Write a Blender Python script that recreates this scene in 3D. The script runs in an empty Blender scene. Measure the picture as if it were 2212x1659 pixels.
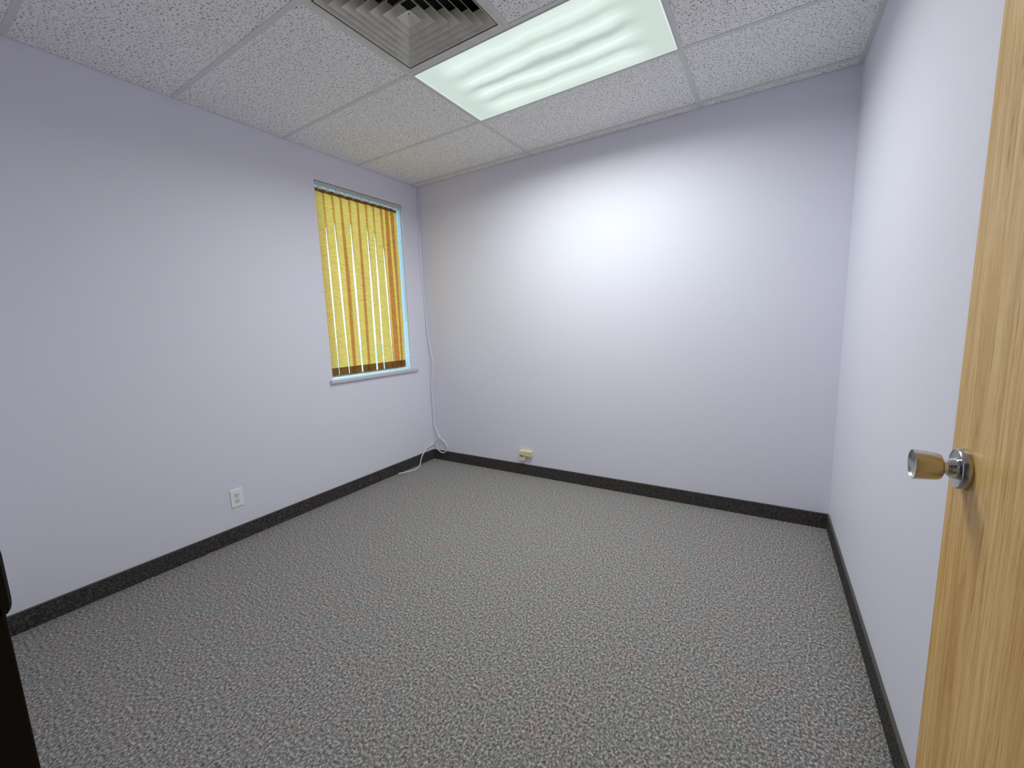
import bpy, bmesh, math, random
from mathutils import Vector, Matrix

random.seed(7)
S = bpy.context.scene
C = S.collection

# ------------------------------------------------------------------ camera
cd = bpy.data.cameras.new('camera')
cam = bpy.data.objects.new('camera', cd)
C.objects.link(cam)
S.camera = cam
cd.sensor_fit = 'HORIZONTAL'
cd.sensor_width = 36.0
cd.lens = 890.756 / 2212 * 36.0
cd.clip_start = 0.02
RT = Vector((0.85377787, 0.51944333, -0.03524162))
UP = Vector((-0.04288728, 0.1376276, 0.98955511))
FW = Vector((-0.51886803, 0.84334884, -0.13978091))
cam.matrix_world = Matrix(((RT.x, UP.x, -FW.x, 2.84464), (RT.y, UP.y, -FW.y, -3.05127), (RT.z, UP.z, -FW.z, 1.31562), (0, 0, 0, 1)))

# ------------------------------------------------------------------ sky, exposure
LAMP_WATTS = 31.0
SKY = 10.0
w = bpy.data.worlds.new('sky')
S.world = w
w.use_nodes = True
bg = w.node_tree.nodes['Background']
bg.inputs[0].default_value = (0.28, 0.68, 1.0, 1)
bg.inputs[1].default_value = SKY
S.view_settings.view_transform = 'Standard'
S.view_settings.look = 'None'
S.view_settings.gamma = 1.0
S.view_settings.exposure = 0.0
S.view_settings.use_curve_mapping = False
S.cycles.max_bounces = 16
S.cycles.diffuse_bounces = 14

# ------------------------------------------------------------------ room numbers (metres)
W = 3.229            # width along the back wall
H = 2.631            # suspended ceiling height
PLEN = 0.32          # space above the ceiling grid
YF = -3.0            # room face of the wall with the doorway
WT = 0.12            # that wall's thickness
HALL = -4.5          # far side of the hallway behind the camera
LS = 0.0075          # the window wall leans a touch off square
WY0, WY1, WZ0, WZ1 = -1.067, -0.217, 0.945, 2.424   # window opening
BASE_H, BASE_T = 0.098, 0.009
lx = lambda x, y: x + LS * y


# ------------------------------------------------------------------ helpers
def link(name, me, mat=None, parent=None, smooth=False):
    o = bpy.data.objects.new(name, me)
    C.objects.link(o)
    if mat is not None and not me.materials:
        me.materials.append(mat)
    if smooth:
        for p in me.polygons:
            p.use_smooth = True
    if parent is not None:
        o.parent = parent
    return o


def obj(name, bm, mat, parent=None, smooth=False, loc=None):
    me = bpy.data.meshes.new(name)
    bmesh.ops.recalc_face_normals(bm, faces=bm.faces[:])
    bm.to_mesh(me)
    bm.free()
    o = link(name, me, mat, parent, smooth)
    if loc is not None:
        o.location = loc
    return o


def empty(name, loc=(0, 0, 0), parent=None):
    o = bpy.data.objects.new(name, None)
    o.empty_display_size = 0.05
    C.objects.link(o)
    o.location = loc
    if parent is not None:
        o.parent = parent
    return o


def tag(o, label=None, cat=None, group=None, kind=None):
    if label:
        o['label'] = label
    if cat:
        o['category'] = cat
    if group:
        o['group'] = group
    if kind:
        o['kind'] = kind
    return o


def prism(bm, quad, z0, z1):
    """box over a four-cornered plan"""
    lo = [bm.verts.new((x, y, z0)) for x, y in quad]
    hi = [bm.verts.new((x, y, z1)) for x, y in quad]
    bm.faces.new(lo)
    bm.faces.new(hi)
    for i in range(len(quad)):
        j = (i + 1) % len(quad)
        bm.faces.new((lo[i], lo[j], hi[j], hi[i]))
    return lo + hi


def box(bm, a, b, bev=0.0, seg=2, left=False):
    x0, y0, z0 = a
    x1, y1, z1 = b
    f = lx if left else (lambda x, y: x)
    t = bmesh.new() if bev else bm
    prism(t, [(f(x0, y0), y0), (f(x1, y0), y0), (f(x1, y1), y1), (f(x0, y1), y1)], z0, z1)
    if bev:
        bmesh.ops.recalc_face_normals(t, faces=t.faces[:])
        bmesh.ops.bevel(t, geom=t.edges[:], offset=bev, segments=seg, affect='EDGES', profile=0.6)
        me = bpy.data.meshes.new('tmp')
        t.to_mesh(me)
        t.free()
        bm.from_mesh(me)
        bpy.data.meshes.remove(me)


def bx(name, a, b, mat, parent=None, bev=0.0, left=False, seg=2):
    bm = bmesh.new()
    box(bm, a, b, bev, seg, left)
    return obj(name, bm, mat, parent)


def tube(bm, pts, r, n=10, closed=False):
    pts = [Vector(p) for p in pts]
    rings = []
    up = Vector((0.31, 0.87, 0.39)).normalized()
    N = len(pts)
    for i, p in enumerate(pts):
        a = pts[i - 1] if (i or closed) else p
        b = pts[(i + 1) % N] if (i < N - 1 or closed) else p
        t = (b - a).normalized()
        u = (up - t * up.dot(t)).normalized()
        up = u
        v = t.cross(u)
        rings.append([bm.verts.new(p + (u * math.cos(k * 2 * math.pi / n) + v * math.sin(k * 2 * math.pi / n)) * r) for k in range(n)])
    for i in range(N if closed else N - 1):
        A, B = rings[i], rings[(i + 1) % N]
        for k in range(n):
            bm.faces.new((A[k], A[(k + 1) % n], B[(k + 1) % n], B[k]))
    if not closed:
        bm.faces.new(rings[0])
        bm.faces.new(rings[-1])


def spline(pts, k=6):
    P = [Vector(p) for p in pts]
    P = [P[0] * 2 - P[1]] + P + [P[-1] * 2 - P[-2]]
    out = []
    for i in range(1, len(P) - 2):
        a, b, c, d = P[i - 1:i + 3]
        for s in range(k):
            t = s / k
            out.append(0.5 * ((2 * b) + (c - a) * t + (2 * a - 5 * b + 4 * c - d) * t * t + (3 * b - a - 3 * c + d) * t ** 3))
    out.append(P[-2])
    return out


def lathe(bm, prof, n=48):
    """profile of (distance along axis, radius); axis is -x, starting at the origin"""
    rings = []
    for d, r in prof:
        if r < 1e-6:
            rings.append([bm.verts.new((-d, 0, 0))])
        else:
            rings.append([bm.verts.new((-d, r * math.cos(2 * math.pi * k / n), r * math.sin(2 * math.pi * k / n))) for k in range(n)])
    for A, B in zip(rings, rings[1:]):
        for k in range(n):
            j = (k + 1) % n
            q = []
            for v in (A[k % len(A)], A[j % len(A)], B[j % len(B)], B[k % len(B)]):
                if v not in q:
                    q.append(v)
            if len(q) > 2:
                bm.faces.new(q)


# ------------------------------------------------------------------ materials
def new_mat(name, col=(0.5, 0.5, 0.5), rough=0.6, metal=0.0, spec=0.5):
    m = bpy.data.materials.new(name)
    m.use_nodes = True
    b = m.node_tree.nodes['Principled BSDF']
    b.inputs['Base Color'].default_value = (*col, 1)
    b.inputs['Roughness'].default_value = rough
    b.inputs['Metallic'].default_value = metal
    b.inputs['Specular IOR Level'].default_value = spec
    return m, m.node_tree, b


def nd(t, typ, **kw):
    n = t.nodes.new(typ)
    for k, v in kw.items():
        if k.startswith('i_'):
            key = k[2:]
            n.inputs[int(key) if key.isdigit() else key.replace('_', ' ')].default_value = v
        else:
            setattr(n, k, v)
    return n


def coords(t, scale=(1, 1, 1), kind='Object', rot=(0, 0, 0)):
    c = nd(t, 'ShaderNodeTexCoord')
    m = nd(t, 'ShaderNodeMapping')
    m.inputs['Scale'].default_value = scale
    m.inputs['Rotation'].default_value = rot
    t.links.new(c.outputs[kind], m.inputs['Vector'])
    return m.outputs[0]


def noise(t, vec, scale, detail=2.0, rough=0.5, dist=0.0):
    n = nd(t, 'ShaderNodeTexNoise')
    n.inputs['Scale'].default_value = scale
    n.inputs['Detail'].default_value = detail
    n.inputs['Roughness'].default_value = rough
    n.inputs['Distortion'].default_value = dist
    t.links.new(vec, n.inputs['Vector'])
    return n.outputs[0]


def ramp(t, fac, stops, interp='LINEAR'):
    r = nd(t, 'ShaderNodeValToRGB')
    r.color_ramp.interpolation = interp
    e = r.color_ramp.elements
    while len(e) < len(stops):
        e.new(0.5)
    for el, (p, c) in zip(e, stops):
        el.position = p
        el.color = (*c, 1) if not isinstance(c, (int, float)) else (c, c, c, 1)
    t.links.new(fac, r.inputs[0])
    return r.outputs[0]


def math_n(t, op, a, b=None, c=None, clamp=False):
    n = nd(t, 'ShaderNodeMath', operation=op, use_clamp=clamp)
    for i, v in enumerate((a, b, c)):
        if v is None:
            continue
        if isinstance(v, (int, float)):
            n.inputs[i].default_value = v
        else:
            t.links.new(v, n.inputs[i])
    return n.outputs[0]


def mixc(t, fac, a, b, mode='MIX'):
    n = nd(t, 'ShaderNodeMix', data_type='RGBA', blend_type=mode)
    for s, v in ((0, fac), (6, a), (7, b)):
        if isinstance(v, (int, float)):
            n.inputs[s].default_value = v
        elif isinstance(v, tuple):
            n.inputs[s].default_value = (*v, 1)
        else:
            t.links.new(v, n.inputs[s])
    return n.outputs[2]


def bump(t, b, height, strength, dist):
    n = nd(t, 'ShaderNodeBump')
    n.inputs['Strength'].default_value = strength
    n.inputs['Distance'].default_value = dist
    t.links.new(height, n.inputs['Height'])
    t.links.new(n.outputs[0], b.inputs['Normal'])


# lavender wall paint, roller stipple
M_WALL, t, b = new_mat('lavender_paint', (0.62, 0.60, 0.70), 0.55, spec=0.3)
v = coords(t)
t.links.new(mixc(t, noise(t, v, 1.3, 2), (0.785, 0.775, 0.875), (0.77, 0.775, 0.87)), b.inputs['Base Color'])
bump(t, b, noise(t, v, 260, 2), 0.12, 0.001)

# loop pile carpet
def carpet(name, dark, mid, light, tint_a, tint_b):
    m, t, b = new_mat(name, mid, 0.95, spec=0.1)
    v = coords(t, (1.0, 0.8, 1.0))
    vr = nd(t, 'ShaderNodeTexVoronoi', feature='F1')
    vr.inputs['Scale'].default_value = 190
    t.links.new(v, vr.inputs['Vector'])
    n1 = noise(t, v, 118, 3, 0.6)
    n2 = noise(t, v, 260, 2, 0.7)
    s = math_n(t, 'ADD', math_n(t, 'MULTIPLY', n1, 0.72), math_n(t, 'MULTIPLY', n2, 0.28))
    c = ramp(t, s, [(0.36, dark), (0.5, mid), (0.64, light)])
    big = ramp(t, noise(t, v, 9, 4, 0.65), [(0.40, tint_a), (0.60, tint_b)])
    t.links.new(mixc(t, 1.0, c, big, 'MULTIPLY'), b.inputs['Base Color'])
    h = math_n(t, 'ADD', math_n(t, 'MULTIPLY', vr.outputs[0], -1.0), math_n(t, 'MULTIPLY', s, 1.2))
    bump(t, b, h, 0.7, 0.006)
    return m

M_CARPET = carpet('grey_loop_carpet', (0.085, 0.082, 0.080), (0.275, 0.268, 0.260), (0.62, 0.605, 0.58), (1.05, 0.965, 0.965), (0.955, 1.0, 0.97))
M_BASE = carpet('dark_carpet_base', (0.022, 0.021, 0.021), (0.060, 0.057, 0.056), (0.13, 0.124, 0.12), (1.15, 0.95, 0.93), (0.92, 1.04, 1.02))
M_BIND, t, b = new_mat('base_binding_tape', (0.10, 0.092, 0.082), 0.85)

# fissured mineral fibre ceiling tile
M_TILE, t, b = new_mat('fissured_ceiling_tile', (0.8, 0.8, 0.78), 0.9, spec=0.2)
v = coords(t)
n1 = noise(t, v, 56, 2.5, 0.62, 0.4)
n2 = noise(t, v, 30, 1.5, 0.5)
n3 = noise(t, v, 108, 1.5, 0.55)
worm = ramp(t, math_n(t, 'ABSOLUTE', math_n(t, 'SUBTRACT', n1, 0.5)), [(0.006, 1.0), (0.026, 0.0)])
gate = ramp(t, n3, [(0.46, 0.0), (0.54, 1.0)])
pin = ramp(t, n3, [(0.63, 0.0), (0.68, 1.0)])
pit = ramp(t, n1, [(0.66, 0.0), (0.71, 0.8)])
fis = math_n(t, 'ADD', math_n(t, 'MULTIPLY', worm, gate), pin, clamp=True)
fis = math_n(t, 'ADD', fis, pit, clamp=True)
shade = mixc(t, n2, (0.90, 0.895, 0.875), (0.95, 0.945, 0.925))
t.links.new(mixc(t, fis, shade, (0.20, 0.20, 0.20)), b.inputs['Base Color'])
bump(t, b, math_n(t, 'ADD', math_n(t, 'MULTIPLY', fis, -1.0), math_n(t, 'MULTIPLY', noise(t, v, 160, 3), 0.5)), 0.5, 0.003)

M_TEE, t, b = new_mat('painted_steel_tee', (0.68, 0.69, 0.675), 0.5, spec=0.3)
M_DARK, t, b = new_mat('dark_plenum', (0.03, 0.03, 0.03), 0.95, spec=0.0)
M_VENT, t, b = new_mat('diffuser_enamel', (0.62, 0.59, 0.55), 0.45, spec=0.3)
v = coords(t)
t.links.new(ramp(t, noise(t, v, 14, 4, 0.7), [(0.35, (0.60, 0.58, 0.51)), (0.6, (0.70, 0.69, 0.63))]), b.inputs['Base Color'])
M_FIXT, t, b = new_mat('fixture_enamel', (0.72, 0.70, 0.70), 0.45)
M_WHITE, t, b = new_mat('white_plastic', (0.92, 0.93, 0.94), 0.35)
M_RECEP, t, b = new_mat('receptacle_plastic', (0.82, 0.82, 0.83), 0.3)
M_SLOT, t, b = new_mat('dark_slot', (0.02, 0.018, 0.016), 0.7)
M_IVORY, t, b = new_mat('ivory_plastic', (0.80, 0.73, 0.45), 0.4)
M_CABLE, t, b = new_mat('white_cable_jacket', (0.93, 0.90, 0.90), 0.45)
M_COPPER, t, b = new_mat('cable_core', (0.35, 0.25, 0.16), 0.5)
M_SCREW, t, b = new_mat('screw_metal', (0.55, 0.55, 0.55), 0.35, 1.0)
M_WIN, t, b = new_mat('window_vinyl', (0.90, 0.91, 0.92), 0.35)
M_SILL, t, b = new_mat('sill_paint', (0.62, 0.61, 0.66), 0.4)
M_RAIL, t, b = new_mat('blind_rail', (0.55, 0.54, 0.50), 0.4)
M_CORD, t, b = new_mat('cord_grey', (0.35, 0.42, 0.46), 0.6)
M_JAMB, t, b = new_mat('dark_brown_steel', (0.010, 0.008, 0.007), 0.45, spec=0.25)
M_STRIKE, t, b = new_mat('blackened_strike', (0.012, 0.011, 0.009), 0.45, 0.3)
M_HINGE, t, b = new_mat('hinge_steel', (0.5, 0.48, 0.45), 0.35, 1.0)
M_HALL, t, b = new_mat('hall_paint', (0.75, 0.74, 0.75), 0.7)
M_GROUND, t, b = new_mat('pavement', (0.3, 0.3, 0.29), 0.9)
M_EXT, t, b = new_mat('outside_render', (0.4, 0.38, 0.35), 0.9)

# satin stainless knob: brushed around its axis
M_STEEL, t, b = new_mat('satin_steel', (0.54, 0.53, 0.52), 0.22, 1.0)
M_CHROME, t, b = new_mat('bright_steel', (0.72, 0.73, 0.74), 0.10, 1.0)

# oak laminate, grain along z
M_OAK, t, b = new_mat('oak_laminate', (0.56, 0.36, 0.16), 0.42, spec=0.35)
v = coords(t, (1.0, 1.0, 0.026))
warp = noise(t, v, 7.0, 3, 0.55)
vv = nd(t, 'ShaderNodeVectorMath', operation='MULTIPLY_ADD')
sep = nd(t, 'ShaderNodeCombineXYZ')
t.links.new(warp, sep.inputs[1])
t.links.new(sep.outputs[0], vv.inputs[0])
vv.inputs[1].default_value = (0.0, 0.16, 0.0)
t.links.new(v, vv.inputs[2])
broad = noise(t, vv.outputs[0], 26, 2, 0.5)
fine = noise(t, vv.outputs[0], 130, 3, 0.65)
pore = noise(t, vv.outputs[0], 420, 2, 0.6)
c = ramp(t, fine, [(0.36, (0.52, 0.26, 0.060)), (0.50, (0.80, 0.49, 0.165)), (0.64, (0.95, 0.66, 0.27))])
c = mixc(t, 0.5, c, ramp(t, broad, [(0.35, (0.62, 0.33, 0.085)), (0.48, (0.81, 0.50, 0.17)), (0.64, (0.95, 0.67, 0.28))]), 'MIX')
c = mixc(t, ramp(t, pore, [(0.56, 0.0), (0.68, 0.7)]), c, (0.46, 0.22, 0.050))
t.links.new(c, b.inputs['Base Color'])
bump(t, b, pore, 0.08, 0.001)

# woven vertical blind fabric, lets light through
def fabric(name, refl, trans, share):
    m = bpy.data.materials.new(name)
    m.use_nodes = True
    t = m.node_tree
    t.nodes.remove(t.nodes['Principled BSDF'])
    out = t.nodes['Material Output']
    v = coords(t, (1.0, 1.0, 9.0))
    slub = noise(t, v, 20, 4, 0.7)
    k = ramp(t, slub, [(0.33, (0.72, 0.72, 0.62)), (0.52, (0.96, 0.95, 0.92)), (0.7, (1, 1, 1))])
    d = nd(t, 'ShaderNodeBsdfDiffuse')
    tr = nd(t, 'ShaderNodeBsdfTranslucent')
    t.links.new(mixc(t, 1.0, refl, k, 'MULTIPLY'), d.inputs[0])
    t.links.new(mixc(t, 1.0, trans, k, 'MULTIPLY'), tr.inputs[0])
    mx = nd(t, 'ShaderNodeMixShader')
    mx.inputs[0].default_value = share
    t.links.new(d.outputs[0], mx.inputs[1])
    t.links.new(tr.outputs[0], mx.inputs[2])
    t.links.new(mx.outputs[0], out.inputs[0])
    return m

M_VANE = fabric('straw_vane_fabric', (0.66, 0.52, 0.26), (1.0, 0.385, 0.065), 0.62)
M_CARR = fabric('white_carrier_plastic', (0.95, 0.95, 0.95), (0.95, 0.97, 1.0), 0.45)
M_HEM = fabric('doubled_hem_fabric', (0.30, 0.17, 0.06), (0.30, 0.085, 0.01), 0.30)

# window pane
M_GLASS = bpy.data.materials.new('window_glass')
M_GLASS.use_nodes = True
t = M_GLASS.node_tree
t.nodes.remove(t.nodes['Principled BSDF'])
tr = nd(t, 'ShaderNodeBsdfTransparent')
tr.inputs[0].default_value = (0.93, 0.97, 0.97, 1)
gl = nd(t, 'ShaderNodeBsdfGlossy')
gl.inputs['Roughness'].default_value = 0.02
fr = nd(t, 'ShaderNodeFresnel')
fr.inputs[0].default_value = 1.45
mx = nd(t, 'ShaderNodeMixShader')
t.links.new(fr.outputs[0], mx.inputs[0])
t.links.new(tr.outputs[0], mx.inputs[1])
t.links.new(gl.outputs[0], mx.inputs[2])
t.links.new(mx.outputs[0], t.nodes['Material Output'].inputs[0])

# prismatic lens: four fluorescent tubes glow through it
LENS_L, LENS_W = 1.196, 0.598
M_LENS = bpy.data.materials.new('prismatic_lens')
M_LENS.use_nodes = True
t = M_LENS.node_tree
t.nodes.remove(t.nodes['Principled BSDF'])
tc = nd(t, 'ShaderNodeTexCoord')
sx = nd(t, 'ShaderNodeSeparateXYZ')
t.links.new(tc.outputs['Object'], sx.inputs[0])
X, Y = sx.outputs[0], sx.outputs[1]
wob = noise(t, coords(t, (1.0, 1.4, 1.0)), 3.2, 2, 0.5)
yy = math_n(t, 'ADD', Y, math_n(t, 'MULTIPLY', math_n(t, 'SUBTRACT', wob, 0.5), 0.085))
fac = math_n(t, 'DIVIDE', math_n(t, 'ADD', yy, LENS_W / 2), LENS_W)
PEAK = (0.125, 0.365, 0.60, 0.845)
dim = [(0.0, 0.86)]
for i, p in enumerate(PEAK):
    dim += [(p - 0.045, 0.93), (p, (1.02, 1.08, 1.10, 1.04)[i]), (p + 0.045, 0.93)]
    if i < 3:
        dim.append(((p + PEAK[i + 1]) / 2, (0.72, 0.60, 0.68)[i]))
dim.append((1.0, 0.80))
glow = ramp(t, fac, dim, 'EASE')
ends = ramp(t, math_n(t, 'ABSOLUTE', X), [(0.36, 1.0), (0.53, 0.0)], 'EASE')
pr = nd(t, 'ShaderNodeTexVoronoi', feature='F1', distance='CHEBYCHEV')
pr.inputs['Scale'].default_value = 130
pr.inputs['Randomness'].default_value = 0.0
t.links.new(tc.outputs['Object'], pr.inputs['Vector'])
pat = ramp(t, pr.outputs[0], [(0.1, 1.0), (0.5, 0.90)])
endglow = math_n(t, 'ADD', math_n(t, 'MULTIPLY', glow, ends), math_n(t, 'MULTIPLY', math_n(t, 'SUBTRACT', 1.0, ends), 0.76))
low = math_n(t, 'MULTIPLY', endglow, pat)
# light piped to the cut edge of the lens
ex = math_n(t, 'GREATER_THAN', math_n(t, 'ABSOLUTE', X), LENS_L / 2 - 0.0065)
ey = math_n(t, 'GREATER_THAN', math_n(t, 'ABSOLUTE', Y), LENS_W / 2 - 0.0065)
rim = math_n(t, 'MAXIMUM', ex, ey)
tot = math_n(t, 'ADD', low, math_n(t, 'MULTIPLY', rim, 0.22))
em = nd(t, 'ShaderNodeEmission')
em.inputs[0].default_value = (0.865, 1.0, 0.94, 1)
t.links.new(tot, em.inputs[1])
t.links.new(em.outputs[0], t.nodes['Material Output'].inputs[0])
M_LENSRIM, t, b = new_mat('lens_rim', (0.85, 0.92, 0.88), 0.3)

# ------------------------------------------------------------------ structure: floor, walls
TOP = H + PLEN
tag(bx('floor', (-0.25, HALL - 0.1, -0.12), (W + 0.15, 0.15, 0.0), M_CARPET), 'grey flecked loop pile carpet over the whole floor', kind='structure')

bm = bmesh.new()
T_OUT = -0.20
for a, c in (((T_OUT, WY1, -0.12), (0, 0.12, TOP)), ((T_OUT, HALL, -0.12), (0, WY0, TOP)), ((T_OUT, WY0, -0.12), (0, WY1, WZ0)), ((T_OUT, WY0, WZ1), (0, WY1, TOP))):
    box(bm, a, c, left=True)
tag(obj('wall_left', bm, M_WALL), 'lavender painted wall with the narrow window', kind='structure')
tag(bx('wall_back', (-0.01, 0.0, -0.12), (W + 0.12, 0.12, TOP), M_WALL), 'lavender painted wall facing the camera', kind='structure')
tag(bx('wall_right', (W, HALL, -0.12), (W + 0.12, 0.0, TOP), M_WALL), 'lavender painted wall behind the open door', kind='structure')

# doorway wall
JL, JR, JH = 2.252, 3.172, 2.045        # clear opening between the steel jambs
FACE = 0.05
bm = bmesh.new()
box(bm, (-0.03, YF - WT, -0.01), (JL - FACE + 0.01, YF, TOP))
box(bm, (JL - FACE + 0.01, YF - WT, JH + FACE - 0.01), (W, YF, TOP))
tag(obj('wall_front', bm, M_WALL), 'lavender painted wall around the doorway', kind='structure')
tag(bx('wall_hall', (-0.25, HALL - 0.1, -0.01), (W + 0.12, HALL, TOP), M_HALL), 'dim hallway wall across from the doorway', kind='structure')

# suspended ceiling: deck above, tees, tiles
ceil = tag(bx('ceiling', (-0.25, HALL - 0.1, TOP), (W + 0.12, 0.12, TOP + 0.08), M_DARK), 'suspended ceiling of fissured white tiles in a grey metal grid', kind='structure')
G = {}      # grid junctions in plan
ROWS = [
    [(0.0, 0.0), (1.224, 0.0), (1.83, 0.0), (2.436, 0.0), (W, 0.0)],
    [(0.0, -0.078), (1.218, -0.078), (1.82, -0.078), (2.434, -0.078), (W, -0.082)],
    [(0.0, -0.668), (1.208, -0.668), (1.82, -0.676), (2.429, -0.684), (W, -0.675)],
    [(0.0, -1.268), (1.205, -1.291), (1.812, -1.300), (2.429, -1.306), (W, -1.300)],
    [(0.0, -1.888), (1.206, -1.897), (1.812, -1.908), (2.430, -1.915), (W, -1.910)],
    [(0.0, -2.490), (1.207, -2.505), (1.814, -2.515), (2.431, -2.525), (W, -2.520)],
    [(0.0, YF), (1.208, YF), (1.815, YF), (2.432, YF), (W, YF)],
]
for r in range(7):
    ROWS[r][0] = (LS * ROWS[r][0][1], ROWS[r][0][1])
TW = 0.012


def tee(a, b, cut=0.0, cut2=None):
    a, b = Vector(a), Vector(b)
    d = (b - a).normalized()
    n = Vector((-d.y, d.x))
    a, b = a + d * cut, b - d * (cut if cut2 is None else cut2)
    bm = bmesh.new()
    prism(bm, [tuple(a + n * TW), tuple(b + n * TW), tuple(b - n * TW), tuple(a - n * TW)], H - 0.0018, H - 0.0004)
    prism(bm, [tuple(a + n * .0008), tuple(b + n * .0008), tuple(b - n * .0008), tuple(a - n * .0008)], H - 0.0004, H + 0.032)
    return obj('grid_tee', bm, M_TEE, ceil)


# long runners across the room depth, at both ends of the light
for c in (1, 3):
    for r in range(6):
        tee(ROWS[r][c], ROWS[r + 1][c])
# cross tees
for r in range(1, 6):
    for a, c in ((0, 1), (1, 3), (3, 4)):
        if r in (3, 4) and (a, c) == (1, 3):
            tee(ROWS[r][1], ROWS[r][2], TW, -TW)
            tee(ROWS[r][2], ROWS[r][3], TW)
        else:
            tee(ROWS[r][a], ROWS[r][c], TW)
tee(ROWS[3][2], ROWS[4][2], TW)                  # between the diffuser and its neighbour tile
# wall angle along the right wall
bm = bmesh.new()
box(bm, (W - 0.022, YF, H - 0.002), (W - 0.0005, 0.0, H - 0.0006))
box(bm, (W - 0.002, YF, H - 0.0006), (W - 0.0005, 0.0, H + 0.03))
obj('wall_angle', bm, M_TEE, ceil)


def tile(p00, p10, p11, p01):
    q = [Vector(p) for p in (p00, p10, p11, p01)]
    cx = sum(q, Vector((0, 0))) / 4
    ins = []
    for p in q:
        d = cx - p
        ins.append((p.x + math.copysign(0.004, d.x), p.y + math.copysign(0.004, d.y)))
    bm = bmesh.new()
    dz = random.uniform(0.0, 0.0008)
    prism(bm, [(x - cx.x, y - cx.y) for x, y in ins], 0.0, 0.015)
    o = obj('ceiling_tile', bm, M_TILE, ceil, loc=(cx.x, cx.y, H + dz))
    return o


def cell(r, a, c):
    tile(ROWS[r][a], ROWS[r][c], ROWS[r + 1][c], ROWS[r + 1][a])


for r in range(6):
    cell(r, 0, 1)
    if r == 3:
        cell(r, 2, 3)
    elif r != 2:
        cell(r, 1, 3)
    cell(r, 3, 4)
# hallway ceiling
obj_h = bmesh.new()
box(obj_h, (-0.03, HALL, H), (W, YF - WT, H + 0.015))
obj('hall_ceiling_panel', obj_h, M_TILE, ceil)

# carpet base along the walls, with a bound top edge
def base_strip(name, a, b, nrm, label, parts=()):
    """a,b: plan points on the wall; nrm: into the room"""
    a, b, n = Vector(a), Vector(b), Vector(nrm)
    bm = bmesh.new()
    prism(bm, [tuple(a), tuple(b), tuple(b + n * BASE_T), tuple(a + n * BASE_T)], 0.0, BASE_H - 0.005)
    o = tag(obj(name, bm, M_BASE), label, kind='structure')
    bm = bmesh.new()
    e = 0.0012
    prism(bm, [tuple(a), tuple(b), tuple(b + n * (BASE_T + e)), tuple(a + n * (BASE_T + e))], BASE_H - 0.005, BASE_H)
    bmesh.ops.recalc_face_normals(bm, faces=bm.faces[:])
    bmesh.ops.bevel(bm, geom=[ed for ed in bm.edges if all(v.co.z > BASE_H - 1e-4 for v in ed.verts)], offset=0.002, segments=2, affect='EDGES')
    obj('binding', bm, M_BIND, o)
    return o


base_strip('baseboard_left', (lx(0, YF), YF), (0, 0), (1, 0), 'dark carpet base strip under the window wall')
base_strip('baseboard_back', (BASE_T, 0), (W - BASE_T, 0), (0, -1), 'dark carpet base strip along the back wall')
base_strip('baseboard_right', (W, 0), (W, YF), (-1, 0), 'dark carpet base strip along the wall behind the door')
base_strip('baseboard_front', (0.0, YF), (JL - FACE, YF), (0, 1), 'dark carpet base strip beside the doorway')

# ------------------------------------------------------------------ window
win = tag(empty('window_1', (lx(0, WY0), (WY0 + WY1) / 2, WZ0)), 'narrow tall window behind the vertical blind', kind='structure')


def wpart(name, boxes, mat, bev=0.0):
    bm = bmesh.new()
    for a, c in boxes:
        box(bm, a, c, bev, left=True)
    o = obj(name, bm, mat)
    o.parent = win
    o.matrix_parent_inverse = Matrix.Translation(-Vector(win.location))
    return o


LT = 0.008
X0, X1 = -0.19, -0.022
wpart('jamb_liner', [((X0, WY0, WZ0), (X1, WY0 + LT, WZ1)), ((X0, WY1 - LT, WZ0), (X1, WY1, WZ1)), ((X0, WY0, WZ1 - LT), (X1, WY1, WZ1)), ((X0, WY0, WZ0), (X1, WY1, WZ0 + LT))], M_WIN)
FWD = 0.016
wpart('window_frame', [((-0.175, WY0 + LT, WZ0 + LT), (-0.125, WY0 + LT + FWD, WZ1 - LT)), ((-0.175, WY1 - LT - FWD, WZ0 + LT), (-0.125, WY1 - LT, WZ1 - LT)),
                       ((-0.175, WY0 + LT + FWD, WZ0 + LT), (-0.125, WY1 - LT - FWD, WZ0 + LT + FWD)), ((-0.175, WY0 + LT + FWD, WZ1 - LT - FWD), (-0.125, WY1 - LT - FWD, WZ1 - LT))], M_WIN, 0.004)
wpart('pane', [((-0.153, WY0 + LT + FWD - 0.008, WZ0 + LT + FWD - 0.008), (-0.148, WY1 - LT - FWD + 0.008, WZ1 - LT - FWD + 0.008))], M_GLASS)
wpart('window_sill', [((-0.022, WY0, WZ0 - 0.006), (0.004, WY1, WZ0 + 0.001)), ((-0.0005, WY0 - 0.026, WZ0 - 0.024), (0.024, WY1 + 0.058, WZ0 + 0.001))], M_SILL, 0.002)

# vertical blind
blind = tag(empty('vertical_blind', (lx(-0.05, -0.64), -0.64, WZ0)), 'closed straw-yellow vertical blind glowing with daylight in the window', 'blind')


def bpart(name, bm, mat, parent=None, smooth=False):
    o = obj(name, bm, mat, smooth=smooth)
    p = parent or blind
    o.parent = p
    if p is blind:
        o.matrix_parent_inverse = Matrix.Translation(-Vector(blind.location))
    return o


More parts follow.
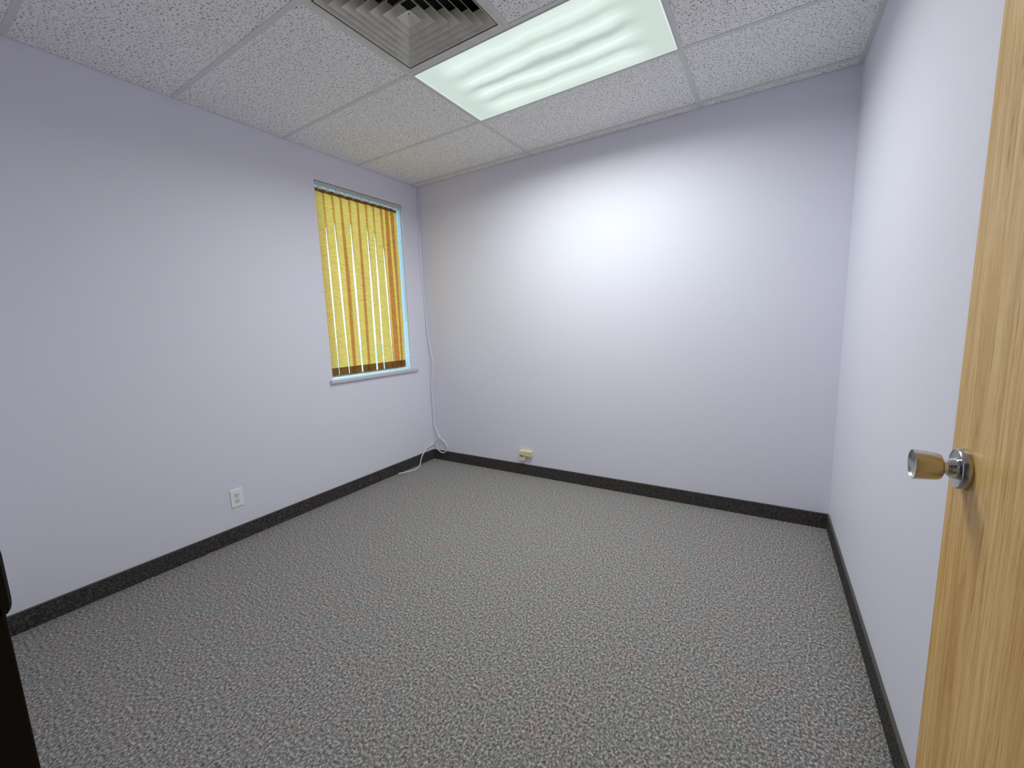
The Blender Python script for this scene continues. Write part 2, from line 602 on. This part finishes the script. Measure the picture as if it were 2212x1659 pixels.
bm = bmesh.new()
box(bm, (-0.050, WY0 + 0.006, 2.3905), (-0.006, WY1 - 0.012, WZ1 - 0.004), 0.003, left=True)
bpart('headrail', bm, M_RAIL)
VT = [(-1.042, -.967), (-.971, -.893), (-.898, -.818), (-.822, -.738), (-.742, -.658), (-.662, -.577), (-.58, -.498), (-.503, -.414), (-.424, -.342), (-.369, -.284), (-.311, -.240)]
VM = [(-1.034, -.974), (-.961, -.892), (-.875, -.799), (-.822, -.753), (-.735, -.657), (-.669, -.588), (-.573, -.513), (-.497, -.421), (-.407, -.337), (-.378, -.288), (-.297, -.243)]
VB = [(-1.037, -.973), (-.966, -.881), (-.871, -.811), (-.831, -.753), (-.737, -.669), (-.678, -.599), (-.58, -.517), (-.504, -.407), (-.402, -.326), (-.380, -.296), (-.301, -.253)]
ZT, ZM, ZB = 2.374, 1.758, 0.971
HT, HB = 0.024, 0.064


def lerp(a, b, f):
    return a + (b - a) * f


def vane_edge(i, s, z):
    if z > ZM:
        f = (z - ZM) / (2.38 - ZM)
        y = lerp(VM[i][s], VT[i][s], f)
    else:
        f = (z - 1.033) / (ZM - 1.033)
        y = lerp(VB[i][s], VM[i][s], f)
    y += (-0.0016, 0.0016)[s]
    d = (0.015, 0.031)[s] + (0.002 if i % 2 else 0.0)
    # backprojected at 5 cm behind the wall face: keep the line of sight
    y += (d - 0.05) * (y + 3.05) / 2.895
    return Vector((lx(-d, y), y, z))


def vane_sheet(i, z0, z1, nz, off=0.0, ncol=4):
    bm = bmesh.new()
    g = []
    for k in range(nz + 1):
        z = lerp(z0, z1, k / nz)
        a, c = vane_edge(i, 0, z), vane_edge(i, 1, z)
        row = []
        for j in range(ncol + 1):
            f = j / ncol
            p = a.lerp(c, f)
            p.x += off + 0.003 * math.sin(math.pi * f)
            row.append(bm.verts.new(p))
        g.append(row)
    for k in range(nz):
        for j in range(ncol):
            bm.faces.new((g[k][j], g[k][j + 1], g[k + 1][j + 1], g[k + 1][j]))
    return bm


for i in range(11):
    v_ = bpart('vane', vane_sheet(i, ZB, ZT, 24), M_VANE, smooth=True)
    for (z0, z1) in ((ZT - HT, ZT), (ZB, ZB + HB)):
        h_ = vane_sheet(i, z0, z1, 2, 0.0012)
        bpart('hem', h_, M_HEM, v_, smooth=True)
    a, c = vane_edge(i, 0, ZT), vane_edge(i, 1, ZT)
    m_ = (a + c) / 2
    bm = bmesh.new()
    box(bm, (m_.x - 0.003, m_.y - 0.0035, ZT - 0.010), (m_.x + 0.005, m_.y + 0.0035, 2.391), 0.001, 1)
    box(bm, (m_.x + 0.004, m_.y - 0.004, ZT + 0.004), (m_.x + 0.008, m_.y + 0.030, ZT + 0.014), 0.001, 1)
    box(bm, (m_.x + 0.004, m_.y + 0.030, ZT + 0.0005), (m_.x + 0.008, m_.y + 0.046, ZT + 0.009), 0.001, 1)
    bpart('carrier', bm, M_CARR)
# spacer chain under the vanes
bm = bmesh.new()
pts = []
for i in range(11):
    a, c = vane_edge(i, 0, ZB), vane_edge(i, 1, ZB)
    pts += [a + Vector((0.004, 0.004, 0.004)), (a + c) / 2 + Vector((0.006, 0, 0.002)), c + Vector((0.004, -0.004, 0.004))]
pts.sort(key=lambda p: p.y)
tube(bm, pts, 0.0011, 6)
bpart('spacer_chain', bm, M_CORD, smooth=True)
# control cord loop and its weight
bm = bmesh.new()
pts = [(lx(-0.020, -0.245), -0.249, 2.391), (lx(-0.020, -0.245), -0.247, 1.9), (lx(-0.019, -0.245), -0.243, 1.45)]
arc = [(lx(-0.019, -0.24), -0.2365 - 0.0065 * math.cos(a), 1.40 - 0.0095 * math.sin(a)) for a in [math.pi * k / 8 for k in range(9)]]
pts = pts + arc + [(lx(-0.019, -0.23), -0.230, 1.45), (lx(-0.020, -0.235), -0.233, 1.9), (lx(-0.020, -0.235), -0.236, 2.391)]
tube(bm, pts, 0.0012, 6)
bpart('control_cord', bm, M_CORD, smooth=True)
bm = bmesh.new()
cy, cz = -0.247, 1.018
oval = [(lx(-0.020, cy), cy + 0.015 * math.cos(a), cz + 0.044 * math.sin(a)) for a in [2 * math.pi * k / 24 for k in range(24)]]
tube(bm, oval, 0.0035, 8, closed=True)
bpart('cord_guide', bm, M_WHITE, smooth=True)

# ------------------------------------------------------------------ ceiling light
LC = Vector((1.8185, -0.9835, H))
light = tag(empty('ceiling_light', LC), 'lit fluorescent troffer with wavy prismatic lens in the ceiling grid', 'ceiling light')
light.rotation_euler.z = -0.0125
bm = bmesh.new()
l2, w2 = LENS_L / 2, LENS_W / 2
vs = [bm.verts.new(p) for p in ((-l2, -w2, 0), (l2, -w2, 0), (l2, w2, 0), (-l2, w2, 0))]
bm.faces.new(vs)
lens = obj('lens', bm, M_LENS, light, loc=(0, 0, -0.0005))
# make the lens face down
for p in lens.data.polygons:
    if p.normal.z > 0:
        p.flip()
la = bpy.data.lights.new('tube_light', 'AREA')
la.shape = 'RECTANGLE'
la.size, la.size_y = LENS_L - 0.04, LENS_W - 0.04
la.energy = LAMP_WATTS
la.spread = math.radians(166)
la.color = (0.95, 1.0, 0.965)
lo_ = bpy.data.objects.new('tube_light', la)
C.objects.link(lo_)
lo_.parent = light
lo_.location = (0, 0, -0.006)
bm = bmesh.new()
e = 0.0045
for a, c in (((-l2 - e, -w2 - e, -0.0045), (l2 + e, -w2, 0.012)), ((-l2 - e, w2, -0.0045), (l2 + e, w2 + e, 0.012)), ((-l2 - e, -w2, -0.0045), (-l2, w2, 0.012)), ((l2, -w2, -0.0045), (l2 + e, w2, 0.012))):
    box(bm, a, c)
obj('lens_frame', bm, M_FIXT, light)
bm = bmesh.new()
prism(bm, [(-l2 - e, -w2 - e), (l2 + e, -w2 - e), (l2 + e, w2 + e), (-l2 - e, w2 + e)], 0.006, 0.11)
obj('housing', bm, M_FIXT, light)

# ------------------------------------------------------------------ air diffuser
VC = Vector((1.510, -1.602, H))
vent = tag(empty('ceiling_vent', VC), 'square grey air diffuser with nested louvers beside the ceiling light', 'air vent')
vent.rotation_euler.z = -0.012


def frustum(bm, r0, z0, r1, z1):
    A = [bm.verts.new((sx_ * r0, sy_ * r0, z0)) for sx_, sy_ in ((-1, -1), (1, -1), (1, 1), (-1, 1))]
    B = [bm.verts.new((sx_ * r1, sy_ * r1, z1)) for sx_, sy_ in ((-1, -1), (1, -1), (1, 1), (-1, 1))]
    for k in range(4):
        bm.faces.new((A[k], A[(k + 1) % 4], B[(k + 1) % 4], B[k]))
    return A, B


bm = bmesh.new()
frustum(bm, 0.298, -0.001, 0.272, -0.004)
frustum(bm, 0.272, -0.004, 0.270, -0.003)
frustum(bm, 0.270, -0.003, 0.270, 0.020)
frustum(bm, 0.298, -0.001, 0.298, 0.012)
obj('flange', bm, M_VENT, vent)
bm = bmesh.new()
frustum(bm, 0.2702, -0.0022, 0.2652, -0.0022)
obj('groove_shade', bm, M_SLOT, vent)  # flat dark ring: the shade of the flange groove put in as colour
bm = bmesh.new()
frustum(bm, 0.2655, -0.0015, 0.2655, 0.02)
frustum(bm, 0.2655, -0.0015, 0.2635, -0.002)
frustum(bm, 0.2635, -0.002, 0.214, 0.052)
obj('outer_cone', bm, M_VENT, vent)
for i, r in enumerate((0.226, 0.190, 0.153, 0.115, 0.077)):
    bm = bmesh.new()
    d = min(0.046, r - 0.012)
    zb = -0.0085 - 0.0030 * i
    k = 1.2
    frustum(bm, r, zb, r - 0.0010, zb)
    frustum(bm, r - 0.0010, zb, r - 0.0010 - d, zb + d * k)
    frustum(bm, r, zb, r - d, zb + 0.0012 + d * k)
    obj('louver', bm, M_VENT, vent)
bm = bmesh.new()
frustum(bm, 0.037, -0.0245, 0.0365, -0.0245)
frustum(bm, 0.0365, -0.0245, 0.003, -0.004)
frustum(bm, 0.037, -0.0245, 0.004, 0.006)
obj('centre_cap', bm, M_VENT, vent)
bm = bmesh.new()
for a, c in (((-0.28, -0.28, 0.1), (0.28, 0.28, 0.11)), ((-0.28, -0.28, 0.012), (-0.27, 0.28, 0.1)), ((0.27, -0.28, 0.012), (0.28, 0.28, 0.1)), ((-0.27, -0.28, 0.012), (0.27, -0.27, 0.1)), ((-0.27, 0.27, 0.012), (0.27, 0.28, 0.1))):
    box(bm, a, c)
obj('duct_box', bm, M_DARK, vent)

# ------------------------------------------------------------------ door frame and open door
frame = tag(empty('trim_1', (JL, YF, 0)), 'dark brown steel door frame at the edge of view', kind='structure')


def fpart(name, boxes, mat, bev=0.0, parent=None):
    bm = bmesh.new()
    for a, c in boxes:
        box(bm, a, c, bev)
    o = obj(name, bm, mat)
    o.parent = parent or frame
    o.matrix_parent_inverse = Matrix.Translation(-Vector(frame.location))
    return o


YR, YH = YF - 0.0015, YF - WT - 0.010     # jamb runs through the wall
jamb = fpart('jamb', [((JL - FACE, YH, 0.0), (JL, YR, JH))], M_JAMB, 0.0015)
fpart('jamb', [((JR, YH, 0.0), (JR + FACE, YR, JH))], M_JAMB, 0.0015)
fpart('frame_head', [((JL - FACE, YH, JH), (JR + FACE, YR, JH + FACE))], M_JAMB, 0.0015)
fpart('door_stop', [((JL, YH + 0.005, 0.0), (JL + 0.014, YF - 0.075, JH))], M_JAMB, 0.001)
# strike plate with a rounded lip that stands past the jamb edge
bm = bmesh.new()
SZ0, SZ1 = 1.066, 1.134
prof = [(YF - 0.045, JL + 0.0006), (YF - 0.004, JL + 0.0006), (YF + 0.0015, JL - 0.0006), (YF + 0.0038, JL - 0.0045)]
zs = [SZ0, SZ0 + 0.002, SZ0 + 0.006, SZ0 + 0.012, SZ1 - 0.012, SZ1 - 0.006, SZ1 - 0.002, SZ1]
sh = [0.62, 0.80, 0.94, 1.0, 1.0, 0.94, 0.80, 0.62]
g = []
for z, k in zip(zs, sh):
    row = []
    for j, (yv, xv) in enumerate(prof):
        y2 = yv if j < 2 else YF - 0.004 + (yv - (YF - 0.004)) * k
        row.append(bm.verts.new((xv, y2, z)))
    g.append(row)
for r in range(len(zs) - 1):
    for j in range(3):
        bm.faces.new((g[r][j], g[r][j + 1], g[r + 1][j + 1], g[r + 1][j]))
ret = bmesh.ops.solidify(bm, geom=bm.faces[:], thickness=0.0016)
o = obj('strike_plate', bm, M_STRIKE)
o.parent = frame
o.matrix_parent_inverse = Matrix.Translation(-Vector(frame.location))

DX0, DX1 = 3.125, 3.169          # door leaf, swung back alongside the right wall
DY0, DY1 = -2.997, -2.084
DZ0, DZ1 = 0.012, 2.035
door = tag(empty('door_1', (DX1, DY0, 0)), 'oak laminate door standing open on the right', kind='structure')


def dpart(name, bm, mat, parent=None, smooth=False, at=None):
    o = obj(name, bm, mat, smooth=smooth)
    p = parent or door
    o.parent = p
    if at is not None:
        o.location = Vector(at) - Vector(door.location)
    else:
        o.matrix_parent_inverse = Matrix.Translation(-Vector(door.location))
    return o


bm = bmesh.new()
box(bm, (DX0, DY0, DZ0), (DX1, DY1, DZ1), 0.0022, 3)
leaf = dpart('door_leaf', bm, M_OAK)
bm = bmesh.new()
box(bm, (DX0 + 0.010, DY1 - 0.001, 1.065 - 0.028), (DX1 - 0.010, DY1 + 0.0008, 1.065 + 0.028), 0.0005, 1)
box(bm, (DX0 + 0.016, DY1, 1.065 - 0.008), (DX1 - 0.016, DY1 + 0.010, 1.065 + 0.008), 0.002)
dpart('latch', bm, M_HINGE)
KY, KZ = -2.145, 1.065
KNOBS = [(DX0, 1), (DX1, -1)]
for kx, sgn in KNOBS:
    bm = bmesh.new()
    lathe(bm, [(0, 0.0325), (0.0015, 0.0330), (0.010, 0.0318), (0.0118, 0.0302), (0.0112, 0.0290), (0.0108, 0.0), ])
    ro = dpart('rosette', bm, M_STEEL, smooth=False, at=(kx, KY, KZ))
    bm = bmesh.new()
    lathe(bm, [(0.0105, 0.0), (0.0105, 0.0165), (0.0130, 0.0168), (0.0138, 0.0158), (0.0185, 0.0150), (0.0192, 0.0128), (0.0215, 0.0122), (0.0220, 0.0108), (0.0245, 0.0108), (0.0250, 0.0120), (0.029, 0.0125), (0.030, 0.0), ])
    ne = dpart('neck', bm, M_CHROME, at=(kx, KY, KZ))
    bm = bmesh.new()
    prof = [(0.0265, 0.0), (0.0265, 0.0125), (0.0275, 0.0165), (0.0295, 0.0200), (0.0330, 0.0216), (0.040, 0.0227), (0.050, 0.0238), (0.0605, 0.0246), (0.0622, 0.0244), (0.0626, 0.0238), (0.0618, 0.0230)]
    prof += [(0.0618 - 0.0075 * math.sin(a), 0.0230 * math.cos(a)) for a in [math.pi / 2 * k / 8 for k in range(1, 9)]]
    lathe(bm, prof, 64)
    kb = dpart('knob', bm, M_STEEL, at=(kx, KY, KZ))
    for o_ in (ro, ne, kb):
        if sgn < 0:
            o_.rotation_euler.z = math.pi
        me = o_.data
        for p in me.polygons:
            p.use_smooth = True
        me.set_sharp_from_angle(angle=math.radians(35))
for z in (0.25, 1.05, 1.82):
    bm = bmesh.new()
    tube(bm, [(DX1 + 0.001, DY0 - 0.006, z - 0.05), (DX1 + 0.001, DY0 - 0.006, z + 0.05)], 0.0055, 12)
    dpart('hinge', bm, M_HINGE, smooth=False)

# ------------------------------------------------------------------ duplex power outlet
OY, OZ = -1.8345, 0.2835
out = tag(empty('power_outlet', (lx(0, OY), OY, OZ)), 'white duplex power outlet low on the window wall', 'outlet')
out.rotation_euler.z = -math.atan(LS)
bm = bmesh.new()
box(bm, (0, -0.035, -0.0572), (0.0062, 0.035, 0.0572), 0.0022, 3)
obj('cover_plate', bm, M_WHITE, out)
for s in (1, -1):
    bm = bmesh.new()
    n = 32
    ring = []
    for k in range(n):
        a = 2 * math.pi * k / n
        ring.append((0.0172 * math.cos(a), max(-0.0143, min(0.0143, 0.0172 * math.sin(a)))))
    rings = [[bm.verts.new((x, y * f, z * f)) for y, z in ring] for x, f in ((0.004, 1.0), (0.0066, 1.0), (0.0072, 0.95))]
    for A, B in zip(rings, rings[1:]):
        for k in range(n):
            bm.faces.new((A[k], A[(k + 1) % n], B[(k + 1) % n], B[k]))
    bm.faces.new(rings[-1])
    rc = obj('receptacle', bm, M_RECEP, out, loc=(0, 0, 0.0195 * s))
    for (yy_, hh) in ((-0.0064, 0.0044), (0.0064, 0.0036)):
        bm = bmesh.new()
        box(bm, (0.0068, yy_ - 0.0014, 0.003 - hh), (0.0075, yy_ + 0.0014, 0.003 + hh))
        obj('slot', bm, M_SLOT, rc)
    bm = bmesh.new()
    pts = [(0.0028 * math.cos(a), 0.0028 * math.sin(a)) for a in [math.pi * k / 8 for k in range(9)]] + [(-0.0028, -0.0022), (0.0028, -0.0022)]
    lo = [bm.verts.new((0.0068, y, z - 0.0085)) for y, z in pts]
    hi = [bm.verts.new((0.0075, y, z - 0.0085)) for y, z in pts]
    bm.faces.new(hi)
    for k in range(len(pts)):
        j = (k + 1) % len(pts)
        bm.faces.new((lo[k], lo[j], hi[j], hi[k]))
    obj('ground_hole', bm, M_SLOT, rc)
    # dark reveal around the receptacle face
    bm = bmesh.new()
    R0 = [bm.verts.new((0.00635, y * 1.06, z * 1.06)) for y, z in ring]
    bm.faces.new(R0)
    obj('reveal', bm, M_RAIL, rc)
bm = bmesh.new()
lathe(bm, [(-0.0074, 0.0), (-0.0070, 0.0026), (-0.006, 0.0030)], 16)
obj('screw', bm, M_SCREW, out)

# ------------------------------------------------------------------ phone jacks on the back wall
j1 = tag(empty('phone_jack', (1.060, 0, 0.130)), 'tall ivory surface phone jack with two dark ports above the base strip', 'phone jack')
bm = bmesh.new()
box(bm, (-0.0275, -0.031, 0.004), (0.0275, -0.0, 0.093), 0.003, 2)
obj('housing', bm, M_IVORY, j1)
for cx in (-0.0135, 0.0115):
    bm = bmesh.new()
    pl = [(-0.0072, 0.0), (0.0072, 0.0), (0.0072, 0.011), (0.0042, 0.011), (0.0042, 0.017), (0.002, 0.017), (0.002, 0.021), (-0.002, 0.021), (-0.002, 0.017), (-0.0042, 0.017), (-0.0042, 0.011), (-0.0072, 0.011)]
    A = [bm.verts.new((cx + x, -0.0312, 0.040 + z)) for x, z in pl]
    B = [bm.verts.new((cx + x, -0.0290, 0.040 + z)) for x, z in pl]
    bm.faces.new(A)
    for k in range(len(pl)):
        j = (k + 1) % len(pl)
        bm.faces.new((A[k], A[j], B[j], B[k]))
    obj('port', bm, M_SLOT, j1)
bm = bmesh.new()
tube(bm, [(0.006, -0.030, 0.080), (0.006, -0.0318, 0.080)], 0.003, 12)
obj('screw', bm, M_SCREW, j1)

j2 = tag(empty('junction_box', (1.1215, 0, 0.176)), 'small flat ivory junction box beside the phone jack', 'junction box')
bm = bmesh.new()
box(bm, (-0.0325, -0.026, 0.0), (0.0325, 0.0, 0.048), 0.0025, 2)
obj('housing', bm, M_IVORY, j2)
bm = bmesh.new()
box(bm, (-0.0285, -0.0275, 0.004), (0.0285, -0.0255, 0.044), 0.001, 1)
obj('cover', bm, M_IVORY, j2)
bm = bmesh.new()
tube(bm, [(0.023, -0.0270, 0.024), (0.023, -0.0285, 0.024)], 0.0028, 12)
obj('screw', bm, M_SLOT, j2)

# ------------------------------------------------------------------ loose white cable in the corner
CB = [(0.012, -0.010, 2.640), (0.012, -0.011, 2.542), (0.012, -0.013, 2.355), (0.011, -0.026, 2.059), (0.011, -0.022, 1.802), (0.012, -0.010, 1.602),
      (0.026, -0.012, 1.299), (0.054, -0.010, 1.091), (0.072, -0.010, 0.978), (0.061, -0.012, 0.886), (0.039, -0.013, 0.77), (0.040, -0.013, 0.625),
      (0.045, -0.014, 0.498), (0.046, -0.015, 0.375), (0.069, -0.016, 0.31), (0.100, -0.016, 0.242), (0.158, -0.017, 0.206), (0.200, -0.018, 0.159),
      (0.197, -0.018, 0.116), (0.142, -0.020, 0.080), (0.089, -0.022, 0.099), (0.068, -0.024, 0.144), (0.085, -0.024, 0.203), (0.104, -0.023, 0.240),
      (0.094, -0.010, 0.250), (0.070, -0.008, 0.222), (0.020, -0.016, 0.163), (0.013, -0.104, 0.140), (0.016, -0.153, 0.111), (0.020, -0.200, 0.068), (0.028, -0.232, 0.018), (0.066, -0.300, 0.005),
      (0.072, -0.383, 0.004), (0.043, -0.454, 0.004), (0.012, -0.500, 0.005)]
cable = empty('loose_cable', CB[-1])
tag(cable, 'thin white cable hanging down the corner with a loop near the floor', 'cable')
bm = bmesh.new()
tube(bm, [p - Vector(CB[-1]) for p in spline(CB, 6)], 0.0042, 8)
obj('jacket', bm, M_CABLE, cable, smooth=True)
bm = bmesh.new()
d = (Vector(CB[-1]) - Vector(CB[-2])).normalized()
tube(bm, [d * -0.001, d * 0.004], 0.0018, 6)
obj('bare_end', bm, M_COPPER, cable)

# ------------------------------------------------------------------ outside
tag(bx('ground', (-40, -30, -0.5), (-0.45, 30, -0.3), M_GROUND), 'pale pavement outside the window', kind='structure')
